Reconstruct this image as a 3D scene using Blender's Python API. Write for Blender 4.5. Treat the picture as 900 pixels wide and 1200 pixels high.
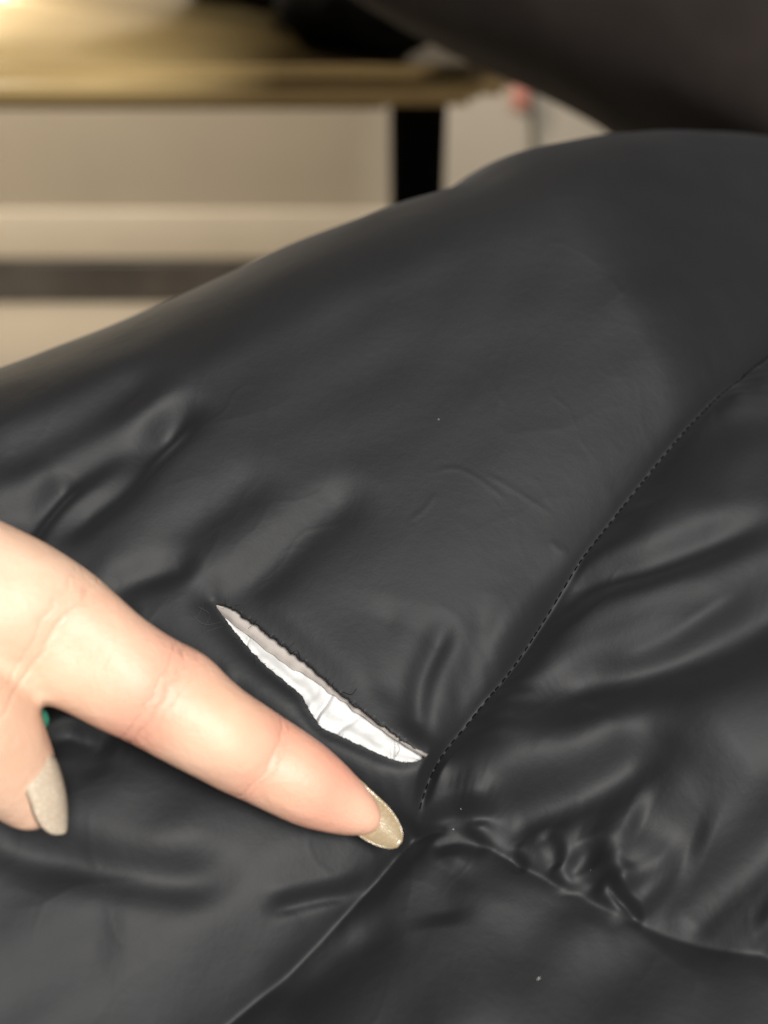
import bpy, bmesh, math, random
import numpy as np
from mathutils import Vector, Matrix, noise as mnoise
R = math.radians
random.seed(7); rng = np.random.default_rng(11)
scn = bpy.context.scene
for o in list(bpy.data.objects): bpy.data.objects.remove(o)
COL = scn.collection

# ------------------------------------------------------------------ camera
CAM = np.array([0.0, 0.0, 1.05]); PITCH = R(35); VFOV = R(45)
FPX = 600.0 / math.tan(VFOV / 2)              # focal length in photo pixels
cd = bpy.data.cameras.new('camera'); cam = bpy.data.objects.new('camera', cd); COL.objects.link(cam)
cam.location = CAM; cam.rotation_euler = (R(90) - PITCH, 0, 0)
cd.sensor_fit = 'VERTICAL'; cd.sensor_height = 24; cd.lens = 12 / math.tan(VFOV / 2)
cd.clip_start = 0.005; cd.clip_end = 50
cd.dof.use_dof = True; cd.dof.focus_distance = 0.198; cd.dof.aperture_fstop = 8.2
scn.camera = cam
# ------------------------------------------------------------------ world, lamps, exposure
w = bpy.data.worlds.new('World'); scn.world = w; w.use_nodes = True
bgn = w.node_tree.nodes['Background']; bgn.inputs[0].default_value = (0.78, 0.80, 0.86, 1); bgn.inputs[1].default_value = 0.035

def area(name, loc, target, size, power, color):
    l = bpy.data.lights.new(name, 'AREA'); l.shape = 'DISK'; l.size = size; l.energy = power; l.color = color
    o = bpy.data.objects.new(name, l); COL.objects.link(o); o.location = loc
    o.rotation_euler = (Vector(target) - Vector(loc)).to_track_quat('-Z', 'Y').to_euler()
    return o
area('ceiling_lamp', (0.32, -.86, 2.02), (0, .17, .95), 0.6, 56, (1.0, 0.98, 0.945))
area('wall_lamp', (-.85, 1.55, 1.5), (-.62, 2.2, .1), .3, 25, (1.0, .88, .71))
tl = bpy.data.lights.new('table_glare_spot', 'SPOT'); tl.energy = 120; tl.color = (1.0, .86, .58); tl.shadow_soft_size = .07; tl.spot_size = R(35); tl.spot_blend = .8  # unseen narrow spot, added to put the glare on the table top
tlo = bpy.data.objects.new('table_glare_spot', tl); COL.objects.link(tlo); tlo.location = (-.54, 2.02, 1.02)
tlo.rotation_euler = (Vector((-.48, 1.15, .777)) - tlo.location).to_track_quat('-Z', 'Y').to_euler()
vs = scn.view_settings; vs.view_transform = 'Standard'; vs.look = 'None'; vs.exposure = 0.0; vs.gamma = 1
vs.use_curve_mapping = False
scn.cycles.use_denoising = True

# ------------------------------------------------------------------ helpers
def V(*a): return np.array(a, float)
FWD = V(0, math.cos(PITCH), -math.sin(PITCH)); UPC = V(0, math.sin(PITCH), math.cos(PITCH)); RIG = V(1, 0, 0)
SL = R(25)                                     # slope of the lap the jacket lies on
O0 = CAM + 0.21 * FWD
PX = V(1, 0, 0); PY = V(0, math.cos(SL), math.sin(SL)); PN = V(0, -math.sin(SL), math.cos(SL))
def ray(px, py):
    return FWD + RIG * ((px - 450) / FPX) + UPC * ((600 - py) / FPX)
def pl(px, py, h=0.0):
    """local (x, y) on the lap plane raised by h metres"""
    d = ray(px, py); t = np.dot(O0 + PN * h - CAM, PN) / np.dot(d, PN)
    q = CAM + d * t - O0
    return np.dot(q, PX), np.dot(q, PY)
def W(x, y, h): return O0 + PX * x + PY * y + PN * h
def at(px, py, h):
    x, y = pl(px, py, h); return W(x, y, h)
def depth_of(p): return np.dot(np.asarray(p) - CAM, FWD)

def mesh_obj(name, verts, faces, mat, parent=None, smooth=True):
    me = bpy.data.meshes.new(name); me.from_pydata([tuple(map(float, v)) for v in verts], [], faces); me.update()
    if smooth: me.shade_smooth()
    if mat: me.materials.append(mat)
    o = bpy.data.objects.new(name, me); COL.objects.link(o)
    if parent: o.parent = parent
    return o
def bm_obj(name, bm, mat, parent=None, smooth=True):
    me = bpy.data.meshes.new(name); bm.to_mesh(me); bm.free()
    if smooth: me.shade_smooth()
    if mat: me.materials.append(mat)
    o = bpy.data.objects.new(name, me); COL.objects.link(o)
    if parent: o.parent = parent
    return o
def empty(name, loc=(0, 0, 0)):
    o = bpy.data.objects.new(name, None); COL.objects.link(o); o.location = loc; o.empty_display_size = .02
    return o
def keep(o, parent):                           # parent without moving
    o.parent = parent; o.matrix_parent_inverse = Matrix.Translation(-parent.location)
    return o
def tag(o, label=None, cat=None, kind=None):
    if label: o['label'] = label
    if cat: o['category'] = cat
    if kind: o['kind'] = kind
    return o
def box(name, lo, hi, mat, parent=None, bevel=0.0, seg=3):
    bm = bmesh.new(); bmesh.ops.create_cube(bm, size=1)
    for v in bm.verts:
        v.co = Vector([lo[i] + (v.co[i] + .5) * (hi[i] - lo[i]) for i in range(3)])
    if bevel: bmesh.ops.bevel(bm, geom=bm.edges[:], offset=bevel, segments=seg, affect='EDGES', profile=.5)
    return bm_obj(name, bm, mat, parent, smooth=bool(bevel))
def tube(verts, faces, pts, rad, sides=6):
    pts = [Vector(p) for p in pts]; n0 = len(verts); up = Vector((.13, .31, .94))
    for i, p in enumerate(pts):
        t = (pts[min(i + 1, len(pts) - 1)] - pts[max(i - 1, 0)]).normalized()
        a = t.cross(up).normalized(); b = t.cross(a)
        r = rad[i] if hasattr(rad, '__len__') else rad
        for k in range(sides):
            an = 2 * math.pi * k / sides; verts.append(p + (a * math.cos(an) + b * math.sin(an)) * r)
    for i in range(len(pts) - 1):
        for k in range(sides):
            a = n0 + i * sides + k; b = n0 + i * sides + (k + 1) % sides
            faces.append((a, b, b + sides, a + sides))
    faces.append(tuple(n0 + k for k in range(sides))[::-1]); faces.append(tuple(n0 + (len(pts) - 1) * sides + k for k in range(sides)))

def spheres(name, pts, mat, sub=3, flat=1.0):
    b = bmesh.new(); bmesh.ops.create_icosphere(b, subdivisions=sub, radius=1); b.verts.ensure_lookup_table()
    sv = np.array([v.co[:] for v in b.verts]); sf = np.array([[v.index for v in f.verts] for f in b.faces]); b.free()
    sv = sv * (1, 1, flat); P = np.array([(*c, r) for c, r in pts]); n = len(P)
    vv = (P[:, None, :3] + sv[None] * P[:, None, 3:]).reshape(-1, 3); ff = (sf[None] + (np.arange(n) * len(sv))[:, None, None]).reshape(-1)
    me = bpy.data.meshes.new(name); me.vertices.add(len(vv)); me.vertices.foreach_set('co', vv.ravel())
    me.loops.add(len(ff)); me.loops.foreach_set('vertex_index', ff.astype(np.int32)); me.polygons.add(len(ff) // 3)
    me.polygons.foreach_set('loop_start', np.arange(0, len(ff), 3, dtype=np.int32)); me.update(calc_edges=True); me.materials.append(mat)
    o = bpy.data.objects.new(name, me); COL.objects.link(o); return o
# ------------------------------------------------------------------ materials
class NT:
    def __init__(s, name):
        s.m = bpy.data.materials.new(name); s.m.use_nodes = True; s.t = s.m.node_tree
        s.p = s.t.nodes['Principled BSDF']; s.out = s.t.nodes['Material Output']
    def n(s, typ, **k):
        nd = s.t.nodes.new(typ)
        for a, b in k.items():
            if a.startswith('i_'):
                key = a[2:]; key = int(key) if key.isdigit() else key.replace('_', ' ')
                nd.inputs[key].default_value = b
            else: setattr(nd, a, b)
        return nd
    def l(s, a, b): s.t.links.new(a, b)
    def ramp(s, fac, stops):
        r = s.n('ShaderNodeValToRGB'); e = r.color_ramp.elements
        while len(e) < len(stops): e.new(.5)
        for k, (p, c) in enumerate(stops):
            e[k].position = p; e[k].color = (*c, 1) if hasattr(c, '__len__') else (c, c, c, 1)
        s.l(fac, r.inputs[0]); return r
    def noise(s, scale, detail=3, rough=.5, vec=None):
        nd = s.n('ShaderNodeTexNoise'); nd.inputs['Scale'].default_value = scale
        nd.inputs['Detail'].default_value = detail; nd.inputs['Roughness'].default_value = rough
        if vec is not None: s.l(vec, nd.inputs['Vector'])
        return nd
    def coord(s, scale=(1, 1, 1), rot=(0, 0, 0)):
        c = s.n('ShaderNodeTexCoord'); m = s.n('ShaderNodeMapping'); m.inputs['Scale'].default_value = scale
        m.inputs['Rotation'].default_value = rot
        s.l(c.outputs['Object'], m.inputs['Vector']); return m.outputs[0]
    def bump(s, h, strength, dist, prev=None):
        b = s.n('ShaderNodeBump'); b.inputs['Strength'].default_value = strength; b.inputs['Distance'].default_value = dist
        s.l(h, b.inputs['Height'])
        if prev is not None: s.l(prev.outputs[0], b.inputs['Normal'])
        return b
    def setp(s, **k):
        for a, b in k.items(): s.p.inputs[a.replace('_', ' ')].default_value = b

def mat_nylon(name='black_nylon'):
    t = NT(name); v = t.coord()
    n1 = t.noise(26, 4, .55, v); n2 = t.noise(420, 3, .6, v)
    c = t.ramp(n1.outputs[0], [(.3, (.0046, .0047, .0055)), (.72, (.0070, .0072, .0082))]); t.l(c.outputs[0], t.p.inputs['Base Color'])
    r = t.ramp(n1.outputs[0], [(.3, .64), (.75, .73)]); t.l(r.outputs[0], t.p.inputs['Roughness'])
    v2 = t.coord((2600, 2600, 2600), (0, 0, R(38)))
    wv = t.n('ShaderNodeTexWave', wave_type='BANDS', bands_direction='X'); wv.inputs['Scale'].default_value = 1.3; t.l(v2, wv.inputs['Vector'])
    n3 = t.noise(2600, 2, .6, v); b0 = t.bump(n3.outputs[0], .10, .00012); b1 = t.bump(n2.outputs[0], .20, .0004, b0); b2 = t.bump(wv.outputs[0], .05, .00006, b1)
    t.l(b2.outputs[0], t.p.inputs['Normal'])
    t.setp(Specular_IOR_Level=.43, Sheen_Weight=.03, Sheen_Roughness=.4); t.p.inputs['Sheen Tint'].default_value = (.75, .78, .85, 1)
    return t.m
def mat_plain(name, col, rough=.5, var=.15, scale=30, bump=.1, dist=.0005, spec=.5, metal=0):
    t = NT(name); v = t.coord(); n = t.noise(scale, 4, .55, v)
    lo = tuple(c * (1 - var) for c in col); hi = tuple(min(1, c * (1 + var)) for c in col)
    c = t.ramp(n.outputs[0], [(.3, lo), (.7, hi)]); t.l(c.outputs[0], t.p.inputs['Base Color'])
    if bump: t.l(t.bump(n.outputs[0], bump, dist).outputs[0], t.p.inputs['Normal'])
    t.setp(Roughness=rough, Specular_IOR_Level=spec, Metallic=metal); return t.m
def mat_fill():
    t = NT('white_wadding'); v = t.coord(); n = t.noise(900, 4, .6, v); n2 = t.noise(160, 3, .5, v)
    c = t.ramp(n2.outputs[0], [(.35, (.46, .452, .442)), (.7, (.54, .533, .526))]); t.l(c.outputs[0], t.p.inputs['Base Color'])
    b = t.bump(n.outputs[0], .14, .0003); t.l(b.outputs[0], t.p.inputs['Normal'])
    t.setp(Roughness=.75, Specular_IOR_Level=.25, Sheen_Weight=.2); return t.m
def mat_skin():
    t = NT('skin'); v = t.coord()
    n1 = t.noise(70, 3, .5, v); n2 = t.noise(380, 3, .6, v)
    at_ = t.n('ShaderNodeAttribute', attribute_name='flush')
    base = t.ramp(n1.outputs[0], [(.3, (.56, .34, .232)), (.7, (.645, .43, .31))])
    mix = t.n('ShaderNodeMix', data_type='RGBA'); t.l(at_.outputs['Fac'], mix.inputs['Factor']); t.l(base.outputs[0], mix.inputs[6])
    mix.inputs[7].default_value = (.58, .245, .175, 1); t.l(mix.outputs[2], t.p.inputs['Base Color'])
    vo = t.n('ShaderNodeTexVoronoi', feature='DISTANCE_TO_EDGE'); vo.inputs['Scale'].default_value = 1500; t.l(v, vo.inputs['Vector'])
    b0 = t.bump(vo.outputs[0], .35, .0002); b1 = t.bump(n2.outputs[0], .34, .0006, b0); t.l(b1.outputs[0], t.p.inputs['Normal'])
    al = t.n('ShaderNodeAttribute', attribute_name='along'); nz = t.noise(160, 3, .6, v)
    ad = t.n('ShaderNodeMath', operation='MULTIPLY_ADD'); ad.inputs[1].default_value = .05; t.l(nz.outputs[0], ad.inputs[0]); t.l(al.outputs['Fac'], ad.inputs[2])
    sb = t.n('ShaderNodeMath', operation='SUBTRACT'); sb.inputs[1].default_value = .025; t.l(ad.outputs[0], sb.inputs[0])
    cr_ = t.ramp(sb.outputs[0], [(0, 1.), (1, 1.)]); cr_.name = 'crease_ramp'
    b2 = t.bump(cr_.outputs[0], .42, .0005, b1); t.l(b2.outputs[0], t.p.inputs['Normal'])
    t.setp(Roughness=.50, Specular_IOR_Level=.38, Subsurface_Weight=.14, Subsurface_Scale=.002)
    t.p.inputs['Subsurface Radius'].default_value = (1, .35, .18); return t.m
def mat_nail(name, col, trans, glit):
    t = NT(name); v = t.coord(); vo = t.n('ShaderNodeTexVoronoi'); vo.inputs['Scale'].default_value = 5200; t.l(v, vo.inputs['Vector'])
    g = t.ramp(vo.outputs['Color'], [(.72, 0.0), (.78, 1.0)])
    mix = t.n('ShaderNodeMix', data_type='RGBA'); t.l(g.outputs[0], mix.inputs['Factor'])
    mix.inputs[6].default_value = (*col, 1); mix.inputs[7].default_value = (*glit, 1); t.l(mix.outputs[2], t.p.inputs['Base Color'])
    t.l(t.bump(vo.outputs['Distance'], .25, .0002).outputs[0], t.p.inputs['Normal'])
    t.setp(Roughness=.22, Coat_Weight=.8, Coat_Roughness=.08, Subsurface_Weight=trans, Subsurface_Scale=.001, Specular_IOR_Level=.6); return t.m
def mat_wood():
    t = NT('pale_wood'); v = t.coord((1.2, 14, 14)); n = t.noise(6, 5, .6, v); n2 = t.noise(40, 4, .6, v)
    c = t.ramp(n.outputs[0], [(.3, (.42, .29, .118)), (.7, (.62, .45, .205))]); t.l(c.outputs[0], t.p.inputs['Base Color'])
    t.l(t.bump(n2.outputs[0], .1, .0006).outputs[0], t.p.inputs['Normal'])
    t.setp(Roughness=.28, Coat_Weight=.25, Coat_Roughness=.2); return t.m

M_NY = mat_nylon(); M_FILL = mat_fill(); M_SKIN = mat_skin(); M_WOOD = mat_wood()
M_STRIP = mat_plain('grey_strip_mat', (.30, .267, .243), .7, .12, 300, .2, .0002)
M_THREAD = mat_plain('black_thread', (.003, .003, .0033), .9, .2, 800, .2, .0001, .05)
M_FUZZ = mat_plain('grey_fibre', (.05, .05, .055), .7, .3, 500, 0)
M_LINT = mat_plain('white_lint', (.4, .4, .39), .8, .1, 500, 0)
M_NAIL_GOLD = mat_nail('gold_nail', (.30, .235, .145), .1, (.36, .29, .19))
M_NAIL_PEARL = mat_nail('pearl_nail', (.42, .345, .26), .2, (.54, .46, .36))
M_JADE = mat_plain('jade', (.045, .20, .13), .15, .2, 300, 0)
M_WALL = mat_plain('beige_wall', (.47, .42, .345), .7, .04, 5, .05, .002)
M_SKIRT = mat_plain('cream_skirting', (.72, .66, .56), .35, .04, 5, .03, .001)
M_PLINTH = mat_plain('charcoal_plinth', (.075, .07, .066), .3, .35, 7, .05, .001)
M_FLOOR = mat_plain('light_floor', (.52, .46, .38), .4, .06, 4, .03, .001)
M_BLACK = mat_plain('black_leg', (.002, .002, .002), .8, .2, 30, .05, .0005, .15)
M_BAG = mat_plain('black_bag_fabric', (.003, .003, .0031), .85, .2, 60, .2, .001, .15)
M_BROWN = mat_plain('dark_brown_fabric', (.020, .0130, .0095), .8, .3, 25, .3, .002)
M_CABLE = mat_plain('olive_cable', (.10, .09, .05), .5, .1, 50, 0)
M_PINK = mat_plain('pink_plug', (.52, .22, .17), .5, .1, 50, 0)

# ------------------------------------------------------------------ setting
YW = 2.23
tag(box('floor', (-6, -3, -.05), (6, YW + .3, 0), M_FLOOR), kind='structure')
wall = tag(box('wall', (-6, YW, 0.004), (6, YW + .12, 2.7), M_WALL), kind='structure')
box('skirting_board', (-6, YW - .016, .09), (6, YW - .002, .185), M_SKIRT, wall, .003)
box('plinth', (-6, YW - .022, .003), (6, YW - .0025, .087), M_PLINTH, wall, .003)

# table: pale wood top with a rounded corner, black legs
YT = 1.0; ZT = .777
tb = empty('wooden_table', (-.55, 1.35, 0)); tag(tb, 'pale wooden table with rounded edge and black legs, blurred behind the jacket', 'table')
bm = bmesh.new(); bmesh.ops.create_cube(bm, size=1)
lo, hi = (-1.3, YT, ZT - .031), (.104, YT + .75, ZT)
for v in bm.verts: v.co = Vector([lo[i] + (v.co[i] + .5) * (hi[i] - lo[i]) for i in range(3)])
ve = [e for e in bm.edges if abs(e.verts[0].co.z - e.verts[1].co.z) > .01]
bmesh.ops.bevel(bm, geom=ve, offset=.028, segments=8, affect='EDGES')
he = [e for e in bm.edges if abs(e.verts[0].co.z - e.verts[1].co.z) < .001 and len(e.link_faces) == 2 and any(abs(f.normal.z) > .9 for f in e.link_faces)]
bmesh.ops.bevel(bm, geom=he, offset=.0075, segments=4, affect='EDGES')
keep(bm_obj('table_top', bm, M_WOOD), tb)
for (x, y) in ((.029, YT + .035), (.029, YT + .70), (-1.24, YT + .035), (-1.24, YT + .70)):
    b = bmesh.new(); bmesh.ops.create_cone(b, cap_ends=True, segments=20, radius1=.017, radius2=.0235, depth=ZT - .032)
    bmesh.ops.translate(b, verts=b.verts[:], vec=(x, y, (ZT - .032) / 2 + .0005)); keep(bm_obj('leg', b, M_BLACK), tb)
keep(box('apron', (-1.2, YT + .028, ZT - .040), (.0, YT + .045, ZT - .032), M_BLACK), tb)

def lump(name, pts, mat, seed, sub=4, amp=.12, freq=6, flat=1.0):
    """soft stuffed shape: union of spheres, remeshed, with folds"""
    o = spheres(name, pts, mat, 3, flat)
    rm = o.modifiers.new('r', 'REMESH'); rm.mode = 'VOXEL'; rm.voxel_size = pts[0][1] / 14
    sm = o.modifiers.new('s', 'SMOOTH'); sm.factor = .5; sm.iterations = 14
    bake(o)
    me = o.data
    for v in me.vertices:
        n = mnoise.noise(Vector(v.co) * freq + Vector((seed, 0, 0))); n = 1 - abs(n) * 2
        v.co += v.normal * n * amp * pts[0][1]
    me.shade_smooth(); return o
def bake(o):
    dg = bpy.context.evaluated_depsgraph_get(); ev = o.evaluated_get(dg)
    me = bpy.data.meshes.new_from_object(ev); old = o.data; o.modifiers.clear(); o.data = me; bpy.data.meshes.remove(old)
    me.shade_smooth()

# black bag lying on the table
bg = empty('black_bag', (-.02, 1.13, ZT)); tag(bg, 'soft black bag lying on the pale wooden table', 'bag')
pts = []
for k in range(9):
    f = k / 8; pts.append(((-.165 + .185 * f, 1.245 - .11 * f, ZT + .062 - .012 * f), .062 - .014 * f))
for k in range(6):
    f = k / 5; pts.append(((-.055 + .065 * f, 1.085 - .037 * f, ZT + .032), .034))
keep(lump('bag_body', pts, M_BAG, 3, amp=.08, freq=22), bg)
v_, f_ = [], []; tube(v_, f_, [(-.15, 1.22, ZT + .10), (-.12, 1.21, ZT + .17), (-.05, 1.2, ZT + .18), (-.02, 1.19, ZT + .09)], .006, 8)
keep(mesh_obj('bag_handle', v_, f_, M_BAG), bg)
# cable with a pink plug on the wall
def wallpt(px, py, y=YW):
    d = ray(px, py); return CAM + d * ((y - CAM[1]) / d[1])
cb = empty('power_cable', tuple(wallpt(622, 130, YW - .01))); tag(cb, 'thin olive cable hanging down the beige wall from a pink plug', 'cable')
p0 = wallpt(622, 108, YW - .008); p1 = wallpt(625, 190, YW - .008)
v_, f_ = [], []; tube(v_, f_, [p0, p0 * .6 + p1 * .4 + V(.002, 0, 0), p1, V(p1[0] + .003, p1[1], .187)], .0052, 8)
keep(mesh_obj('cord', v_, f_, M_CABLE), cb)
pc = wallpt(611, 112, YW - .016); keep(box('plug', tuple(pc - V(.016, .014, .022)), tuple(pc + V(.014, .012, .022)), M_PINK, None, .005), cb)

# ------------------------------------------------------------------ jacket: height field over the sloping lap
def cr(pts, n=14):
    """Catmull-Rom through points"""
    P = [np.array(p, float) for p in pts]; P = [2 * P[0] - P[1]] + P + [2 * P[-1] - P[-2]]; out = []
    for i in range(1, len(P) - 2):
        for k in range(n):
            t = k / n; a, b, c, d = P[i - 1], P[i], P[i + 1], P[i + 2]
            out.append(.5 * (2 * b + (c - a) * t + (2 * a - 5 * b + 4 * c - d) * t * t + (3 * b - a - 3 * c + d) * t ** 3))
    out.append(P[-2]); return np.array(out)
def loc(pts, h=0.0): return np.array([pl(p[0], p[1], h) for p in pts])
def curve(pts, h=0.0, n=10): return cr(loc(pts, h), n)
xs = np.unique(np.concatenate([np.linspace(-.20, -.088, 70), np.linspace(-.088, .088, 520), np.linspace(.088, .20, 70)]))
ys = np.unique(np.concatenate([np.linspace(-.15, -.086, 50), np.linspace(-.086, .100, 560), np.linspace(.100, .26, 110)]))
GX, GY = np.meshgrid(xs, ys); SH = GX.shape; X = GX.ravel(); Y = GY.ravel()
def dist(C, X=X, Y=Y):
    """distance, signed side (+ left of the direction), arc parameter in metres"""
    best = np.full(X.shape, 1e9); side = np.zeros(X.shape); arc = np.zeros(X.shape); s0 = 0.
    for a, b in zip(C[:-1], C[1:]):
        e = b - a; L = math.hypot(*e)
        if L < 1e-9: continue
        t = np.clip(((X - a[0]) * e[0] + (Y - a[1]) * e[1]) / L ** 2, 0, 1)
        dx = X - a[0] - t * e[0]; dy = Y - a[1] - t * e[1]; d = np.hypot(dx, dy); m = d < best
        best = np.where(m, d, best); side = np.where(m, np.sign(e[0] * dy - e[1] * dx), side); arc = np.where(m, s0 + t * L, arc); s0 += L
    return best, side, arc, s0
def fnoise(x, y, f, seed, ang=0., st=1.):
    """smooth random field, about +-1, feature size 1/f, optionally stretched along ang"""
    r = np.random.default_rng(seed); ca, sa = math.cos(ang), math.sin(ang)
    u = (x * ca + y * sa) / st; v = -x * sa + y * ca; out = np.zeros_like(x)
    for k in range(18):
        a = r.uniform(0, 2 * math.pi); fr = f * 2 * math.pi * r.uniform(.45, 1.25)
        out += np.cos(u * fr * math.cos(a) + v * fr * math.sin(a) + r.uniform(0, 6.28))
    return out / 3.6
def n1d(s, f, seed):
    r = np.random.default_rng(seed); out = np.zeros_like(s)
    for k in range(10): out += np.cos(s * 2 * math.pi * f * r.uniform(.4, 1.5) + r.uniform(0, 6.28))
    return out / 2.6
sst = lambda x: np.clip(x, 0, 1) ** 2 * (3 - 2 * np.clip(x, 0, 1))

J = (486, 960)
SEAM_A = [J, (517, 885), (600, 780), (690, 645), (800, 505), (900, 398), (1040, 280), (1180, 160)]
SEAM_B = [J, (545, 968), (620, 1010), (700, 1052), (775, 1086), (880, 1112), (1040, 1135), (1300, 1150)]
SEAM_C = [J, (440, 1020), (392, 1072), (330, 1135), (258, 1197), (140, 1300), (0, 1440)]
SEAM_D = [J, (420, 945), (310, 885), (160, 795), (0, 700), (-200, 590), (-500, 440)]
cA, cB, cC, cD = [curve(s) for s in (SEAM_A, SEAM_B, SEAM_C, SEAM_D)]
dA, sA, aA, LA = dist(cA); dB, sB, aB, LB = dist(cB); dC, sC, aC, LC = dist(cC); dD, sD, aD, LD = dist(cD)

# panels: 0 main (A/D above), 1 right, 2 bottom, 3 lower left -- by angle-like tests on closest seam pair
def inside(C1, C2, close):
    """point in polygon made of seam C1 reversed + C2 + closing points"""
    P = np.vstack([C1[::-1], C2[1:], np.array(close)]); r = np.zeros(X.shape, bool)
    for a, b in zip(P, np.roll(P, -1, 0)):
        c = (a[1] > Y) != (b[1] > Y)
        with np.errstate(divide='ignore', invalid='ignore'):
            r ^= c & (X < (b[0] - a[0]) * (Y - a[1]) / (b[1] - a[1]) + a[0])
    return r
far = .6
pR = inside(cA, cB, [(far, cB[-1][1]), (far, cA[0][1])])
pB = inside(cB, cC, [(cC[-1][0], -far), (far, -far), (far, cB[-1][1])])
pL = inside(cC, cD, [(-far, cD[-1][1]), (-far, -far), (cC[-1][0], -far)])
pan = np.zeros(X.shape, int); pan[pR] = 1; pan[pB] = 2; pan[pL] = 3

def smin(a, b, k=.0012): return -k * np.log(np.exp(-a / k) + np.exp(-b / k))
def puff(d, H, wd): return H * (1 - np.exp(-np.maximum(d, 0) / wd))
h = np.zeros_like(X)
hm = smin(puff(dA, .0080, .0115), puff(dD, .0088, .0062))
hr = smin(puff(dA, .0085, .0090), puff(dB, .0100, .0180))
hb = smin(puff(dB, .0080, .024), puff(dC, .0080, .024), .0025)
hl = smin(puff(dC, .0095, .0180), puff(dD, .0095, .014))
h = np.choose(pan, [hm, hr, hb, hl])
def sink(d, other, g, widths):
    """cloth pulled down by the quilting thread; fades out towards the panel's other seam so that edges meet"""
    o_ = np.choose(pan, other); wd = np.choose(pan, widths); on = np.choose(pan, [0. if x is Z else 1. for x in other])
    return -g * np.exp(-d / wd) * on * (o_ / (o_ + d + 1e-9))
Z = np.zeros_like(X)
h += sink(dA, [dD, dB, Z, Z], .0019, [.0014, .0035, 1, 1]) + sink(dB, [Z, dA, dC, Z], .0030, [1, .0120, .014, 1])
h += sink(dC, [Z, Z, dB, dD], .0055, [1, 1, .014, .0150]) + sink(dD, [dA, Z, Z, dC], .0046, [.0038, 1, 1, .005])
dS = np.minimum(np.minimum(dA, dB), np.minimum(dC, dD))

mm = .001
def groove(pts, dep, wd, hh=.005, asym=0., taper=.25):
    """gathered crease (dep > 0) or ridge (dep < 0); asym raises one bank"""
    global h
    if wd > 1.5 * mm: wd, asym = wd * 1.22, asym * .7
    C = curve(pts, hh); d, s, a, L = dist(C); t = a / L
    tp = sst(t / taper) * sst((1 - t) / taper) if taper else 1
    sd = d * s
    h = h - 1.2 * dep * tp * np.exp(-(d / wd) ** 2) + asym * dep * tp * np.exp(-((sd - wd * 1.5) / (wd * 1.3)) ** 2)
# right panel folds
groove([(560, 800), (620, 745), (690, 676), (770, 662), (850, 632), (930, 600)], 2.3 * mm, 2.6 * mm, .006, .5)
groove([(590, 850), (670, 800), (750, 782), (830, 762), (900, 722), (1000, 660)], 4.4 * mm, 4.4 * mm, .006, .45)
groove([(700, 770), (775, 752), (830, 722), (890, 686)], -1.1 * mm, 1.6 * mm, .007)
groove([(610, 780), (680, 738), (760, 716), (840, 690)], 1.0 * mm, 2.4 * mm, .006, .4)
groove([(640, 690), (700, 640), (760, 600), (830, 560)], -1.0 * mm, 4.0 * mm, .006)
groove([(560, 960), (620, 938), (690, 920), (750, 888), (785, 850)], 3.2 * mm, 3.6 * mm, .006, .35)
groove([(740, 940), (790, 965), (840, 985)], 1.6 * mm, 4.0 * mm, .006, .2)
groove([(960, 930), (900, 1000), (835, 1048), (790, 1110)], 3.8 * mm, 4.6 * mm, .005, .2)
groove([(712, 1022), (735, 1045), (768, 1072)], 1.6 * mm, .8 * mm, .004, .3)
groove([(600, 985), (612, 1000), (614, 1012)], .7 * mm, .9 * mm, .003, .4)
groove([(735, 1000), (728, 1040), (745, 1068)], -.8 * mm, 1.6 * mm, .004)
groove([(655, 1000), (668, 1018), (672, 1036)], -.6 * mm, 1.2 * mm, .004)
groove([(640, 960), (655, 990), (660, 1015)], .7 * mm, 1.3 * mm, .004, .4)
groove([(690, 975), (705, 1010), (700, 1040)], .8 * mm, 1.6 * mm, .004, .4)
groove([(820, 470), (860, 480), (960, 470)], 1.0 * mm, 4 * mm, .006)
groove([(800, 900), (860, 860), (930, 830), (1040, 800)], -2.4 * mm, 9 * mm, .008)
groove([(690, 975), (740, 1000), (800, 1030)], -1.0 * mm, 4.5 * mm, .006)
groove([(470, 1000), (492, 962), (535, 946), (600, 952)], 1.4 * mm, 1.5 * mm, .002, .4)
groove([(500, 985), (540, 975), (580, 985)], .9 * mm, 1.3 * mm, .002, .5)
# main panel folds
groove([(486, 880), (492, 800), (512, 752), (530, 715)], 1.5 * mm, 1.7 * mm, .005, -.5)
groove([(530, 870), (545, 800), (565, 740), (570, 690)], .7 * mm, 2.0 * mm, .005, -.4)
groove([(450, 835), (448, 770), (465, 700)], .6 * mm, 2.4 * mm, .005, -.4)
groove([(-60, 640), (20, 604), (90, 560), (170, 515), (260, 470)], 2.2 * mm, 3.2 * mm, .006, .35)
groove([(50, 650), (100, 606), (150, 566), (200, 500), (230, 460)], 2.0 * mm, 2.4 * mm, .006, .35)
groove([(20, 640), (55, 590), (85, 550)], 1.3 * mm, 1.8 * mm, .006, .4)
groove([(-40, 560), (60, 520), (140, 470), (200, 420)], 1.6 * mm, 4.2 * mm, .006, .3)
groove([(150, 700), (200, 640), (270, 590), (330, 540)], 1.0 * mm, 3.6 * mm, .006, .3)
groove([(240, 720), (300, 680), (370, 615), (440, 560)], 1.5 * mm, 3.4 * mm, .006, .3)
groove([(110, 700), (170, 680), (240, 660)], 1.1 * mm, 2.2 * mm, .005, .3)
groove([(560, 555), (610, 578), (660, 602)], -.055 * mm, .55 * mm, .006)
groove([(480, 615), (500, 598), (512, 580)], -.055 * mm, .55 * mm, .006)
groove([(500, 560), (540, 555), (600, 590)], -.06 * mm, .5 * mm, .006)
groove([(645, 625), (660, 635), (672, 632)], -.08 * mm, .6 * mm, .006)
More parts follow.
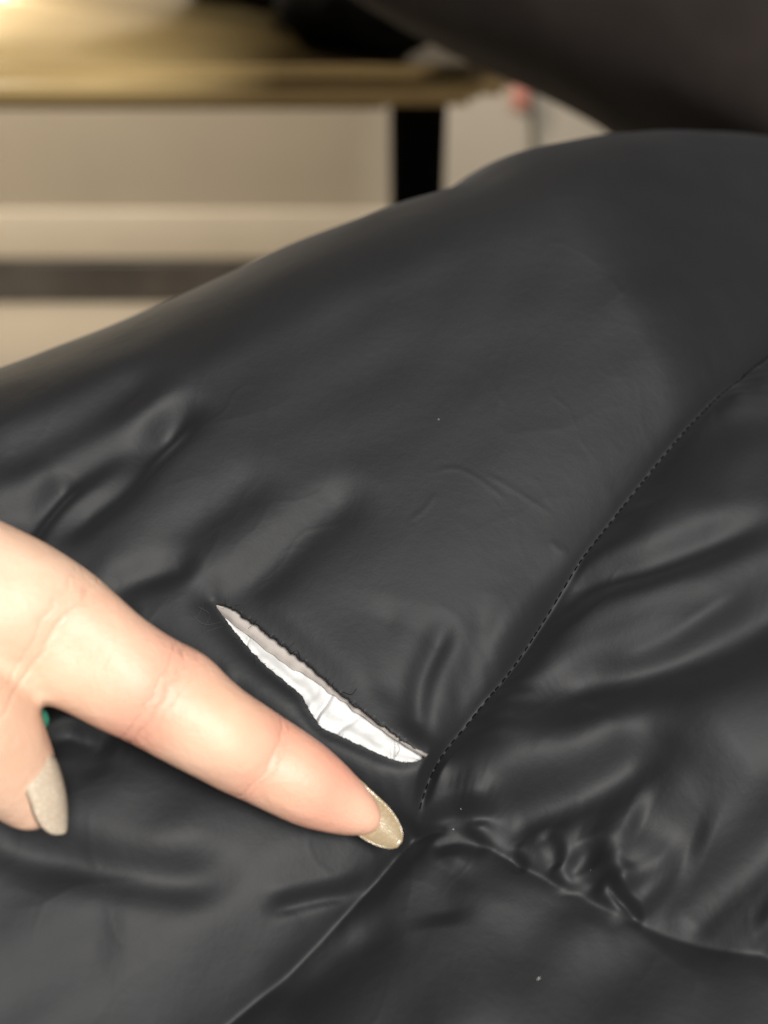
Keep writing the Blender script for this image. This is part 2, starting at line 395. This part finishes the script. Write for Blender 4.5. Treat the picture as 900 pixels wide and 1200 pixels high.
groove([(712, 325), (722, 340), (733, 352)], -.05 * mm, .7 * mm, .006)
# lower left panel folds
groove([(-60, 960), (20, 995), (80, 1008), (130, 1020), (210, 1026), (300, 1015)], 2.0 * mm, 2.8 * mm, .006, .3)
groove([(300, 1062), (345, 1046), (400, 1030), (440, 1010)], 1.0 * mm, 1.2 * mm, .005, .5)
groove([(40, 880), (80, 862), (140, 880)], 1.2 * mm, 1.8 * mm, .005, .4)
groove([(60, 850), (100, 880), (120, 920)], .8 * mm, 2.0 * mm, .005, .4)
groove([(-40, 1120), (60, 1090), (150, 1090)], .8 * mm, 5.0 * mm, .006, .2)
groove([(300, 1170), (350, 1140), (410, 1105), (470, 1060)], 1.2 * mm, 3.0 * mm, .004, .3)
groove([(540, 990), (520, 1030), (525, 1080)], .9 * mm, 3.0 * mm, .004, .3)
groove([(560, 1120), (700, 1130), (820, 1170)], .7 * mm, 5 * mm, .006, .2)
# puckers where the quilting thread gathers the cloth, and a broad soft unevenness
for d, a, amp, sd, wd in ((dA, aA, .16, 3, .005), (dB, aB, .34, 5, .006), (dC, aC, .12, 7, .004), (dD, aD, .2, 9, .006)):
    far_ = np.exp(-((d - wd * .55) / (wd * .75)) ** 2)
    mod = .25 + 1.5 * np.clip(n1d(a, 45, sd + 60), 0, 1) ** 1.5
    if sd == 3: mod = mod * np.where(pan == 0, .35, 1.)
    if sd == 5: mod = mod * np.where(pan == 2, .15, 1.5)
    h += amp * mm * far_ * mod * (n1d(a + d * .6, 75, sd) * .9 + n1d(a - d * .7, 170, sd + 1) * .35)
h += np.where(pan == 1, 1., .55) * .55 * mm * sst(dS / .012) * fnoise(X, Y, 30, 21, R(35), 1.8)
h += np.where(pan == 0, .10, .26) * mm * fnoise(X, Y, 85, 23, R(40), 2.0) * sst(dS / .004)
msk = sst(fnoise(X, Y, 22, 71) * .6 + .35 + .5 * np.exp(-dS / .012)) * sst(dS / .002)
cr1 = 1 - np.abs(fnoise(X + .0015 * fnoise(X, Y, 90, 77), Y, 42, 73, R(30), 2.2)) * 1.4
cr2 = 1 - np.abs(fnoise(X, Y + .0012 * fnoise(X, Y, 110, 78), 85, 75, R(62), 2.0)) * 1.4
h += mm * msk * (.20 * np.clip(cr1, 0, 1) ** 3 + .09 * np.clip(cr2, 0, 1) ** 3) * np.where(pan == 0, .4, .8)
jx, jy = pl(*J); h -= 1.6 * mm * np.exp(-((X - jx) ** 2 + (Y - jy) ** 2) / .0038 ** 2)
# mass of the garment: it rolls away past its far rim and to the upper right
rim = curve([(-420, 600), (-200, 535), (0, 470), (120, 424), (260, 364), (400, 300), (520, 252), (620, 218), (740, 134), (820, 74), (900, 28), (1050, -30), (1400, -80)], .002, 12)
dE, sE, _, _ = dist(rim); over = dE * sE + .016
ov = np.maximum(over, 0)
h -= np.where(ov < .05, 16 * ov ** 2, 16 * .05 ** 2 + 1.6 * (ov - .05))
sh = curve([(420, -150), (560, 60), (690, 280), (790, 420), (830, 560), (840, 760), (840, 1000), (840, 1400)], .005, 8)
dH, sH, _, _ = dist(sh); rr = np.maximum(dH * sH + .004, 0)
h -= np.where(pan == 0, 1, .6) * (.58 * np.sqrt(rr ** 2 + .010 ** 2) - .58 * .010) * sst((Y + .02) / .05)
h -= .5 * np.maximum(np.abs(X) - .115, 0) ** 1 * sst((np.abs(X) - .115) / .05)
h -= .8 * np.maximum(-.105 - Y, 0)

Hs = h.reshape(SH)
for _ in range(2):
    B = Hs.copy(); B[1:-1, 1:-1] = (4 * Hs[1:-1, 1:-1] + 2 * (Hs[:-2, 1:-1] + Hs[2:, 1:-1] + Hs[1:-1, :-2] + Hs[1:-1, 2:]) + Hs[:-2, :-2] + Hs[:-2, 2:] + Hs[2:, :-2] + Hs[2:, 2:]) / 16
    Hs = B
wS = np.exp(-(dS / .0010) ** 2); h = h * (1 - wS) + Hs.ravel() * wS
# the tear
TU = [(250, 706), (270, 713), (300, 734), (330, 757), (365, 784), (400, 815), (440, 845), (470, 865), (500, 884)]
TL = [(500, 884), (486, 890), (465, 890), (438, 880), (400, 863), (377, 852), (363, 834), (352, 815), (332, 798), (307, 777), (283, 751), (265, 728), (250, 706)]
HT = .0042
def jag(c, amp, seed):
    a = np.concatenate([[0], np.cumsum(np.hypot(*np.diff(c, axis=0).T))]); t = np.gradient(c, axis=0); t /= np.linalg.norm(t, axis=1)[:, None] + 1e-12
    nrm = np.stack([-t[:, 1], t[:, 0]], 1); e = sst(a / .004) * sst((a[-1] - a) / .004)
    return c + nrm * (amp * e * (n1d(a, 420, seed) * .6 + n1d(a, 1100, seed + 1) * .4))[:, None]
cU = jag(curve(TU, HT, 14), .00016, 40); cL = jag(curve(TL, HT, 14), .00009, 44)
TP = np.vstack([cU[:-1], cL[:-1]])
def in_poly(P, X, Y):
    r = np.zeros(X.shape, bool)
    for a, b in zip(P, np.roll(P, -1, 0)):
        if a[1] == b[1]: continue
        c = (a[1] > Y) != (b[1] > Y); r ^= c & (X < (b[0] - a[0]) * (Y - a[1]) / (b[1] - a[1]) + a[0])
    return r
dU, sU, aU, LU = dist(curve(TU, HT, 14)); dL_, sL_, _, _ = dist(curve(TL, HT, 14))
dT = np.minimum(dU, dL_); inT = in_poly(TP, X, Y)
near = np.exp(-(dT / .0032) ** 2) * sst(dA / .0016)
h = h * (1 - .75 * near) + (HT) * .75 * near                     # both lips pass through the drawn height
h += .35 * mm * np.exp(-(dU / .0035) ** 2) * (sU > 0) * sst(aU / .006) * sst((LU - aU) / .006)             # upper lip stands proud
h -= .5 * mm * np.exp(-(dL_ / .0012) ** 2)
H2 = h.reshape(SH)
def Hat(x, y):
    i = np.clip(np.searchsorted(xs, x) - 1, 0, len(xs) - 2); j = np.clip(np.searchsorted(ys, y) - 1, 0, len(ys) - 2)
    u = (x - xs[i]) / (xs[i + 1] - xs[i]); v = (y - ys[j]) / (ys[j + 1] - ys[j])
    return (H2[j, i] * (1 - u) * (1 - v) + H2[j, i + 1] * u * (1 - v) + H2[j + 1, i] * (1 - u) * v + H2[j + 1, i + 1] * u * v)
def hit(px, py):
    """first point of the cloth along a line of sight"""
    hh = .012
    for k in range(60):
        x, y = pl(px, py, hh); hh += .6 * (float(Hat(x, y)) - hh)
    return x, y, hh

jk = empty('puffer_jacket', tuple(W(0, 0, -.02)))
tag(jk, 'torn black nylon puffer jacket with stitched quilting filling the foreground', 'jacket')
# snap grid vertices to the seam lines and to the rip so that panels end cleanly
VX, VY, VH = X.copy(), Y.copy(), h.copy()
step = np.minimum(np.gradient(xs).min(), np.gradient(ys).min())
def nearest(C, x, y):
    best = (1e9, x, y)
    A = C[:-1]; E = C[1:] - A; L2 = (E ** 2).sum(1) + 1e-18
    t = np.clip(((x - A[:, 0]) * E[:, 0] + (y - A[:, 1]) * E[:, 1]) / L2, 0, 1); P = A + E * t[:, None]
    d = np.hypot(P[:, 0] - x, P[:, 1] - y); k = d.argmin(); return P[k]
ny, nx = SH
idx = np.arange(ny * nx).reshape(SH)
q = np.stack([idx[:-1, :-1], idx[:-1, 1:], idx[1:, 1:], idx[1:, :-1]], -1).reshape(-1, 4)
vin = inT[q]; cut = vin.sum(1) >= 3
fpan = np.array(pan)[q]; fp = np.sort(fpan, 1)[:, 1]             # majority-ish panel of each face
hole_edge = np.zeros(ny * nx, bool); cnt_in = np.zeros(ny * nx, int); cnt_all = np.zeros(ny * nx, int)
np.add.at(cnt_in, q[cut].ravel(), 1); np.add.at(cnt_all, q.ravel(), 1)
hole_edge = (cnt_in > 0) & (cnt_in < cnt_all)
TPc = np.vstack([TP, TP[:1]])
for k in np.nonzero(hole_edge)[0]:
    P = nearest(TPc, X[k], Y[k]); VX[k], VY[k] = P; VH[k] = Hat(P[0], P[1])
WV = O0[None] + VX[:, None] * PX + VY[:, None] * PY + VH[:, None] * PN
rel = WV - np.array(jk.location)
gp = (X[:, None] * PX + Y[:, None] * PY + h[:, None] * PN).reshape(ny, nx, 3); NRM = np.cross(np.gradient(gp, axis=1), np.gradient(gp, axis=0)).reshape(-1, 3); NRM /= np.linalg.norm(NRM, axis=1)[:, None] + 1e-18
PANLAB = ['torn upper panel with a long slit', 'wrinkled right hand panel', 'lower panel in shade', 'smooth lower left panel under the hand']
panels = []
for c in range(4):
    f = q[(fp == c) & ~cut]; u, inv = np.unique(f, return_inverse=True); f = inv.reshape(-1, 4)
    me = bpy.data.meshes.new('quilt_panel'); me.vertices.add(len(u)); me.vertices.foreach_set('co', rel[u].ravel())
    me.loops.add(f.size); me.loops.foreach_set('vertex_index', f.ravel().astype(np.int32))
    me.polygons.add(len(f)); me.polygons.foreach_set('loop_start', np.arange(0, f.size, 4, dtype=np.int32))
    me.update(calc_edges=True); me.shade_smooth(); me.normals_split_custom_set_from_vertices(NRM[u].tolist()); me.materials.append(M_NY)
    o = bpy.data.objects.new('quilt_panel', me); COL.objects.link(o); o.parent = jk; o['label'] = PANLAB[c]; panels.append(o)

# turned-in raw edge of the rip
def lipmesh(C, sgn):
    v, f = [], []; n = len(C); t = np.gradient(C, axis=0); t /= np.linalg.norm(t, axis=1)[:, None] + 1e-12
    nr = np.stack([-t[:, 1], t[:, 0]], 1) * sgn
    prof = [(0, .00005), (-.00015, -.00012), (-.00005, -.00038), (.0006, -.0007), (.0018, -.0012)]
    for i, p in enumerate(C):
        hh = float(Hat(*p)); e = min(1, i / 18, (n - 1 - i) / 18)
        for (o_, dz) in prof: qv = p + nr[i] * o_ * e; v.append(W(qv[0], qv[1], hh + dz) - np.array(jk.location))
    k = len(prof)
    for i in range(n - 1):
        for j in range(k - 1): f.append((i * k + j, (i + 1) * k + j, (i + 1) * k + j + 1, i * k + j + 1))
    return v, f
for C in (cU, cL):
    v_, f_ = lipmesh(C, 1); mesh_obj('torn_edge', v_, f_, M_NY, jk)

# white wadding that shows in the rip
tx = np.linspace(0, 1, 220); nw = 46
cUd = cr(loc(TU, HT), 40); TLr = TL[::-1]; cLd = cr(loc(TLr, HT), 40)
def resamp(C, n):
    a = np.concatenate([[0], np.cumsum(np.hypot(*np.diff(C, axis=0).T))]); s = np.linspace(0, a[-1], n)
    return np.stack([np.interp(s, a, C[:, 0]), np.interp(s, a, C[:, 1])], 1)
A_, B_ = resamp(cUd, 220), resamp(cLd, 220)
v_, f_ = [], []
for i in range(220):
    s = i / 219; env = math.sin(math.pi * s) ** .6
    for j in range(nw):
        t = -0.75 + 2.2 * j / (nw - 1)                         # 0 upper lip, 1 lower lip, beyond = tucked under the cloth
        wv = max(np.hypot(*(B_[i] - A_[i])), .0022)
        dirv = np.array((-.45, -.89)); p = A_[i] * (1 - t) + B_[i] * t if 0 <= t <= 1 else (A_[i] + dirv * wv * t if t < 0 else B_[i] + dirv * wv * (t - 1))
        z = HT - .0019 + .0013 * np.exp(-((t - .8) / .30) ** 2) * env - .0012 * (1 - env) - (.0012 * max(0, -t) + .0045 * max(0, t - 1))
        ss = s * .05
        ripple = .42 * mm * math.exp(-((s - .60) / .012) ** 2) + .35 * mm * math.exp(-((s - .545) / .02) ** 2) - .5 * mm * math.exp(-((s - .575) / .008) ** 2) \
            - .45 * mm * math.exp(-((s - .86 - .02 * t) / .006) ** 2) - .3 * mm * math.exp(-((s - .17 - .03 * t) / .006) ** 2) - .3 * mm * math.exp(-((s - .66 - .05 * (1 - t)) / .012) ** 2)
        z += 1.9 * ripple * (.5 + .5 * np.clip(t, 0, 1)) + .40 * mm * mnoise.noise(Vector((s * 22, t * 2.2, 1))) + .03 * mm * mnoise.noise(Vector((s * 60, t * 6, 4)))
        v_.append(W(p[0], p[1], z) - np.array(jk.location))
for i in range(219):
    for j in range(nw - 1): a = i * nw + j; f_.append((a, a + nw, a + nw + 1, a + 1))
tag(mesh_obj('wadding', v_, f_, M_FILL, jk), 'white wadding showing through the slit')
# greyish strip laid over the wadding just under the upper lip
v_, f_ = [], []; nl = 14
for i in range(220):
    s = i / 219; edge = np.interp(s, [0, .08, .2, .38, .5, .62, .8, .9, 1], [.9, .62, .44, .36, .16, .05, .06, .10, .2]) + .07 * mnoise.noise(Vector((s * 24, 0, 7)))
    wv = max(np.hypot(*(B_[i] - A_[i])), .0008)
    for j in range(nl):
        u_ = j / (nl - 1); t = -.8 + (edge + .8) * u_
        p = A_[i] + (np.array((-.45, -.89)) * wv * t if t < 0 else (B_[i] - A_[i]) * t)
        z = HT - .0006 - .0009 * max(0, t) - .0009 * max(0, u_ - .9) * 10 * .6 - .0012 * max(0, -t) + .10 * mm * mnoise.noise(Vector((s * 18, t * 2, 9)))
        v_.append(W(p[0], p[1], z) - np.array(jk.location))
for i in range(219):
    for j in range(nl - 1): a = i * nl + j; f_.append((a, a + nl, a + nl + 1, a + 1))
tag(mesh_obj('grey_strip', v_, f_, M_STRIP, jk), 'greyish strip under the upper edge of the slit')

# loose fibres along the rip
v_, f_ = [], []
for C, cnt in ((cU, 34), (cL, 60)):
    for k in range(cnt):
        i = random.randrange(4, len(C) - 4); p = C[i]; t = C[i + 1] - C[i - 1]; t /= np.linalg.norm(t); nr = np.array((-t[1], t[0]))
        L = random.uniform(.0002, .0006) * random.choice((1, 1, 1, 2.6)); a = random.uniform(-1.1, 1.1); d = nr * math.cos(a) * random.choice((1, -.7)) + t * math.sin(a)
        hh = float(Hat(*p)); bend = random.uniform(-.5, .5)
        pts = [W(*(p + d * L * u + np.array((-d[1], d[0])) * bend * L * u * u), hh + .00012 + .0005 * u * random.uniform(.2, 1)) - np.array(jk.location) for u in (0, .33, .66, 1)]
        tube(v_, f_, pts, [.00002, .00002, .000015, .000008], 4)
tag(mesh_obj('frayed_fibres', v_, f_, M_THREAD, jk), kind='stuff')
v_, f_ = [], []
def hair(pp, r=.000022):
    C = []
    for (a, b) in pp:
        x, y, hh = hit(a, b); C.append(W(x, y, hh + .0004))
    C = cr(C, 8); tube(v_, f_, [c - np.array(jk.location) for c in C], r, 4)
hair([(232, 712), (246, 722), (238, 742), (252, 738), (262, 735)]); hair([(240, 700), (236, 716), (228, 728)]); hair([(226, 722), (240, 733), (262, 730)])
tag(mesh_obj('loose_fibres', v_, f_, M_FUZZ, jk), kind='stuff')
v_, f_ = [], []
hair([(291, 738), (298, 732), (301, 728)], .00004); hair([(463, 888), (468, 880), (466, 872)], .00004); hair([(402, 812), (412, 815), (418, 808)], .00004); hair([(340, 768), (349, 764), (352, 774)], .00003)
tag(mesh_obj('cut_thread', v_, f_, M_THREAD, jk), kind='stuff')

# quilting stitches along the seams
def stitches(C, s0, s1, pitch, length, r, lift):
    a = np.concatenate([[0], np.cumsum(np.hypot(*np.diff(C, axis=0).T))]); v, f = [], []; s = s0 * a[-1]
    while s < s1 * a[-1]:
        pts = []
        for u in (0, .2, .5, .8, 1):
            ss = s + length * u; p = (np.interp(ss, a, C[:, 0]), np.interp(ss, a, C[:, 1])); hh = float(Hat(*p))
            pts.append(W(p[0], p[1], hh + lift * math.sin(math.pi * u) - .0001) - np.array(jk.location))
        tube(v, f, pts, [r * .6, r, r, r, r * .6], 6); s += pitch * random.uniform(.8, 1.25)
    tag(mesh_obj('seam_stitching', v, f, M_THREAD, jk), kind='stuff')
stitches(cA, .012, .75, .0016, .0011, .00014, .00016)

# lint
v_, f_ = [], []
for (a, b, r) in ((514, 492, .00012), (631, 1147, .00016), (540, 948, .00009), (692, 1020, .00010), (531, 972, .00010)):
    x, y, hh = hit(a, b); c = W(x, y, hh + r)
    d1 = PX * random.uniform(-1, 1) + PY * random.uniform(-1, 1); tube(v_, f_, [c - d1 * r * 1.6, c + PN * r * .3, c + d1 * r * 1.6], [r * .3, r * .6, r * .25], 6)
tag(mesh_obj('lint', v_, f_, M_LINT), 'tiny white lint specks clinging to the black jacket', 'lint', 'stuff')

# ------------------------------------------------------------------ hand
hand = empty('person', tuple(at(-60, 720, .0)))
tag(hand, 'bare hand pointing with extended index finger at the slit, long painted nails', 'person')
def chain(pts, n=12):
    """(px, py, height mm, radius px) -> dense spheres"""
    Q = []
    for (a, b, hh, r) in pts:
        p = at(a, b, hh * mm); Q.append(np.append(p, r * depth_of(p) / FPX))
    return cr(Q, n)
IDX = [(-190, 640, 33, 100), (-70, 685, 31, 98), (40, 727, 27, 85), (114, 773, 23, 71), (160, 800, 21, 66), (205, 825, 18.8, 64), (255, 858, 16.4, 57), (302, 886, 12.8, 54.5), (345, 910, 10.2, 50), (381, 931, 8, 42), (410, 948, 6.4, 32), (429, 959, 5.6, 20), (437, 964, 5.4, 12)]
THB = [(-260, 730, 30, 110), (-130, 792, 30, 92), (-38, 843, 27, 74), (0, 888, 22, 60), (22, 920, 18, 46), (36, 940, 16, 34), (44, 950, 15.5, 23)]
chains = [IDX, THB,
    [(-200, 700, 32, 100), (-80, 748, 30, 72), (-25, 772, 27, 46)],
    [(-190, 640, 34, 110), (-420, 560, 36, 150)], [(-260, 730, 30, 110), (-430, 690, 34, 160)], [(-330, 500, 36, 130), (-430, 600, 36, 160)],
    [(-400, 520, 34, 95), (-290, 520, 34, 84), (-235, 545, 40, 70), (-280, 585, 46, 62), (-340, 610, 46, 55)],
    [(-450, 410, 34, 88), (-350, 410, 34, 78), (-300, 440, 40, 64), (-350, 485, 46, 56), (-400, 510, 46, 50)],
    [(-500, 320, 34, 76), (-400, 315, 34, 66), (-370, 340, 38, 54), (-410, 385, 44, 47), (-455, 405, 44, 42)],
    [(-430, 620, 36, 165), (-640, 620, 34, 165), (-850, 635, 30, 185)], [(-430, 540, 36, 130), (-640, 580, 34, 150), (-850, 585, 30, 175)], [(-370, 420, 36, 100), (-450, 540, 36, 130)], [(-430, 330, 36, 80), (-470, 500, 36, 120)]]
hl_ = Vector(hand.location)
hb_ = spheres('hand', [(p[:3] - np.array(hl_), p[3]) for c in chains for p in chain(c, 9)], M_SKIN)
rm = hb_.modifiers.new('r', 'REMESH'); rm.mode = 'VOXEL'; rm.voxel_size = .0007
sm = hb_.modifiers.new('s', 'SMOOTH'); sm.factor = .5; sm.iterations = 22
bake(hb_); hb_.parent = hand
me = hb_.data; nv = len(me.vertices)
co = np.empty(nv * 3); me.vertices.foreach_get('co', co); co = co.reshape(-1, 3) + np.array(hl_)
no = np.empty(nv * 3); me.vertices.foreach_get('normal', no); no = no.reshape(-1, 3)
# pixel-free local frame of the finger for creases and flush: project onto its axis
def axis_param(ch):
    C = chain(ch, 12)[:, :3]; A = C[:-1]; E = C[1:] - A; L = np.linalg.norm(E, axis=1); S = np.concatenate([[0], np.cumsum(L)])
    best = np.full(nv, 1e9); s = np.zeros(nv)
    for i in range(len(A)):
        t = np.clip(((co - A[i]) @ E[i]) / L[i] ** 2, 0, 1); d = np.linalg.norm(co - A[i] - t[:, None] * E[i], axis=1); m = d < best
        best = np.where(m, d, best); s = np.where(m, S[i] + t * L[i], s)
    return best, s, S[-1], C
bI, sI, LI, CI = axis_param(IDX); bT, sT, LT, CT = axis_param(THB)
isI = (bI < bT) & (bI < .02)
tocam = -ray(250, 850) / np.linalg.norm(ray(250, 850)); facing = np.clip(no @ tocam, 0, 1)
disp = np.zeros(nv)
def sI_at(px, py, hh):
    p = at(px, py, hh * mm); return min((np.linalg.norm(CI - p, axis=1).argmin() / (len(CI) - 1)), 1) * 1.0
def s_of(px, py, hh):
    p = at(px, py, hh * mm); k = np.linalg.norm(CI - p, axis=1).argmin(); return np.concatenate([[0], np.cumsum(np.linalg.norm(np.diff(CI, axis=0), axis=1))])[k]
sPIP = s_of(186, 815, 20); sDIP = s_of(300, 885, 12.8); sMCP = s_of(66, 742, 25); sTIP = s_of(431, 957, 5.5)
wob = np.array([mnoise.noise(Vector(c) * 130) for c in co])
for s0, dep, wd in ((sPIP, .45, .0018), (sPIP + .0030, .22, .0011), (sDIP, .32, .0015), (sMCP, .6, .0032)):
    disp -= isI * dep * mm * np.exp(-((sI + wob * .0013 - s0) / wd) ** 2) * facing ** .7
# fleshy pads between the creases, hollow at the finger's root
for s0, hgt, wd in (((sPIP + sMCP) / 2, .9, .0055), ((sPIP + sDIP) / 2 + .001, .6, .0055), (sDIP + .008, 1.0, .0055)):
    disp += isI * hgt * mm * np.exp(-((sI - s0) / wd) ** 2) * facing
u = co - (CAM + np.outer(np.ones(nv), [0, 0, 0])); dr = np.array(ray(86, 765)); dr /= np.linalg.norm(dr)
off = np.linalg.norm(u - np.outer(u @ dr, dr), axis=1); disp -= 1.8 * mm * np.exp(-(off / .0055) ** 2) * facing
vup0 = np.cross(tocam, CI[-30] - CI[-80]); vup0 /= np.linalg.norm(vup0); vup0 = vup0 if vup0 @ UPC > 0 else -vup0
disp += isI * .4 * mm * np.exp(-((sI - sPIP - .002) / .0035) ** 2) * np.clip(no @ vup0, 0, 1)
disp += .25 * mm * wob
co2 = co + no * disp[:, None] - np.array(hl_)
me.vertices.foreach_set('co', co2.ravel().copy()); me.update(); me.shade_smooth()
wob2 = np.array([mnoise.noise(Vector(c) * 75 + Vector((5, 1, 2))) for c in co])
fl = isI * (.55 * np.exp(-((sI - sTIP + .006) / .008) ** 2) + .45 * np.exp(-((sI - sPIP) / .005) ** 2) + .35 * np.exp(-((sI - sDIP) / .003) ** 2)) + .32 * np.clip(wob2 * 1.6, 0, 1)
at_ = me.attributes.new('flush', 'FLOAT', 'POINT'); at_.data.foreach_set('value', np.clip(fl, 0, 1).astype(np.float32))

at2 = me.attributes.new('along', 'FLOAT', 'POINT'); at2.data.foreach_set('value', np.where(bI < .025, sI / LI, 0).astype(np.float32))
# skin folds across the finger: thin dips in the bump height at the joints
rp = M_SKIN.node_tree.nodes['crease_ramp'].color_ramp; e = rp.elements
stops = []
for c_, w_, dpt in sorted(((sPIP, .00045, 1.), (sPIP + .0019, .0003, .7), (sPIP - .0016, .0003, .6), (sDIP, .0004, .8), (sDIP + .0013, .00025, .45), (sMCP, .0006, .8), (sMCP - .002, .0004, .5), ((sPIP + sMCP) / 2, .0003, .25))):
    stops += [((c_ - w_) / LI, 1), (c_ / LI, 1 - dpt), ((c_ + w_) / LI, 1)]
while len(e) < len(stops): e.new(.5)
for k, (p_, v__) in enumerate(stops): e[k].position = p_; e[k].color = (v__, v__, v__, 1)

def nail(name, p0, p1, dors, wid0, wid1, curvk, mat, thick=.0005, lab=None, tipround=.55, arch=.0006):
    """curved nail plate from p0 (cuticle) to p1 (free edge); dors = outward direction"""
    p0, p1 = np.array(p0), np.array(p1); T = p1 - p0; L = np.linalg.norm(T); T /= L
    D = np.array(dors) - T * np.dot(dors, T); D /= np.linalg.norm(D); S = np.cross(T, D); NU, NV = 30, 17; v, f = [], []
    for sh_ in (0, 1):
        for i in range(NU):
            u = i / (NU - 1)
            for j in range(NV):
                a = -1 + 2 * j / (NV - 1); wd = (wid0 * (1 - u) + wid1 * u) / 2
                end = 1 - (u - tipround) / (1 - tipround) if u > tipround else 1
                wd *= math.sqrt(max(0.0, 1 - ((u - tipround) / (1 - tipround)) ** 2 * .97)) if u > tipround else math.sqrt(max(.03, 1 - (max(0, .22 - u) / .22) ** 2))
                th = a * curvk; rad = wd / math.sin(curvk)
                q_ = p0 + T * L * u + S * rad * math.sin(th) + D * (rad * (math.cos(th) - 1) + arch * math.sin(math.pi * u) - (thick if sh_ else 0))
                v.append(q_ - np.array(hl_))
    n_ = NU * NV
    for sh_ in (0, 1):
        for i in range(NU - 1):
            for j in range(NV - 1):
                a = sh_ * n_ + i * NV + j; fc = (a, a + 1, a + NV + 1, a + NV); f.append(fc if sh_ else fc[::-1])
    ring = [j for j in range(NV)] + [i * NV + NV - 1 for i in range(1, NU)] + [(NU - 1) * NV + j for j in range(NV - 2, -1, -1)] + [i * NV for i in range(NU - 2, 0, -1)]
    for a, b in zip(ring, ring[1:] + ring[:1]): f.append((a, b, b + n_, a + n_))
    o = mesh_obj(name, v, f, mat, hand)
    if lab: o['label'] = lab
    return o
tdir = at(439, 961, 5.4); tdir = (tdir - at(345, 910, 10.2)); tdir /= np.linalg.norm(tdir)
vup = np.cross(tocam, tdir); vup /= np.linalg.norm(vup)
if vup @ UPC < 0: vup = -vup
dI = -tocam * .80 + vup * .60
axI = lambda px, py, hh: at(px, py, hh * mm)
nail('fingernail', axI(404, 929, 7.2) + dI * .0038, axI(469, 991, 3.4) + dI * .0002, dI, .0066, .0058, .8, M_NAIL_GOLD, lab='long gold painted nail seen from below')
tc2 = -ray(30, 930) / np.linalg.norm(ray(30, 930)); td = at(48, 955, 15.5) - at(0, 886, 22); td /= np.linalg.norm(td)
vr = np.cross(tc2, td); vr /= np.linalg.norm(vr)
if vr[0] < 0: vr = -vr
dT_ = tc2 * .60 + vr * .76
nail('thumbnail', axI(20, 912, 19.5) + dT_ * .0064, axI(66, 984, 15) + dT_ * .0020, dT_, .0082, .0066, 1.0, M_NAIL_PEARL, lab='long pearly glitter nail')

# green jade ring peeking past the thumb
pr = at(46, 843, .017); rg = empty('jade_ring', tuple(pr)); tag(rg, 'small green jade ring glimpsed at the edge of the thumb', 'ring')
bm = bmesh.new(); bmesh.ops.create_icosphere(bm, subdivisions=3, radius=.0019)
for v in bm.verts: v.co = Vector((v.co.x * .75, v.co.y * .8, v.co.z * 1.0))
bm_obj('gem', bm, M_JADE, rg)
c0 = at(-22, 850, .020); v_, f_ = [], []; a0 = pr - c0; bdir = -tc2 * np.linalg.norm(a0)
tube(v_, f_, [c0 + (a0 * math.cos(t) + bdir * math.sin(t)) - pr for t in np.linspace(0, 2.2, 16)], .0008, 8); mesh_obj('band', v_, f_, M_JADE, rg)

# ------------------------------------------------------------------ brown cushion behind, upper right
cu = empty('dark_cushion', (.35, .55, .9)); tag(cu, 'dark brown padded cushion, blurred, leaning in behind the jacket at upper right', 'cushion')
def far_pt(px, py, dep): return CAM + ray(px, py) * dep
pts = []
for k in range(14):
    f = k / 13; ex, ey = 472 + 640 * f, 6 + 315 * f                # lower rim as it is seen
    r = .12; dep = .50 + .06 * (1 - f); rp = r * FPX / dep
    nx_, ny_ = .425, -.905
    p = far_pt(ex + nx_ * rp, ey + ny_ * rp, dep); pts.append((tuple(p), r))
keep(lump('cushion_body', pts, M_BROWN, 9, amp=.05, freq=9), cu)
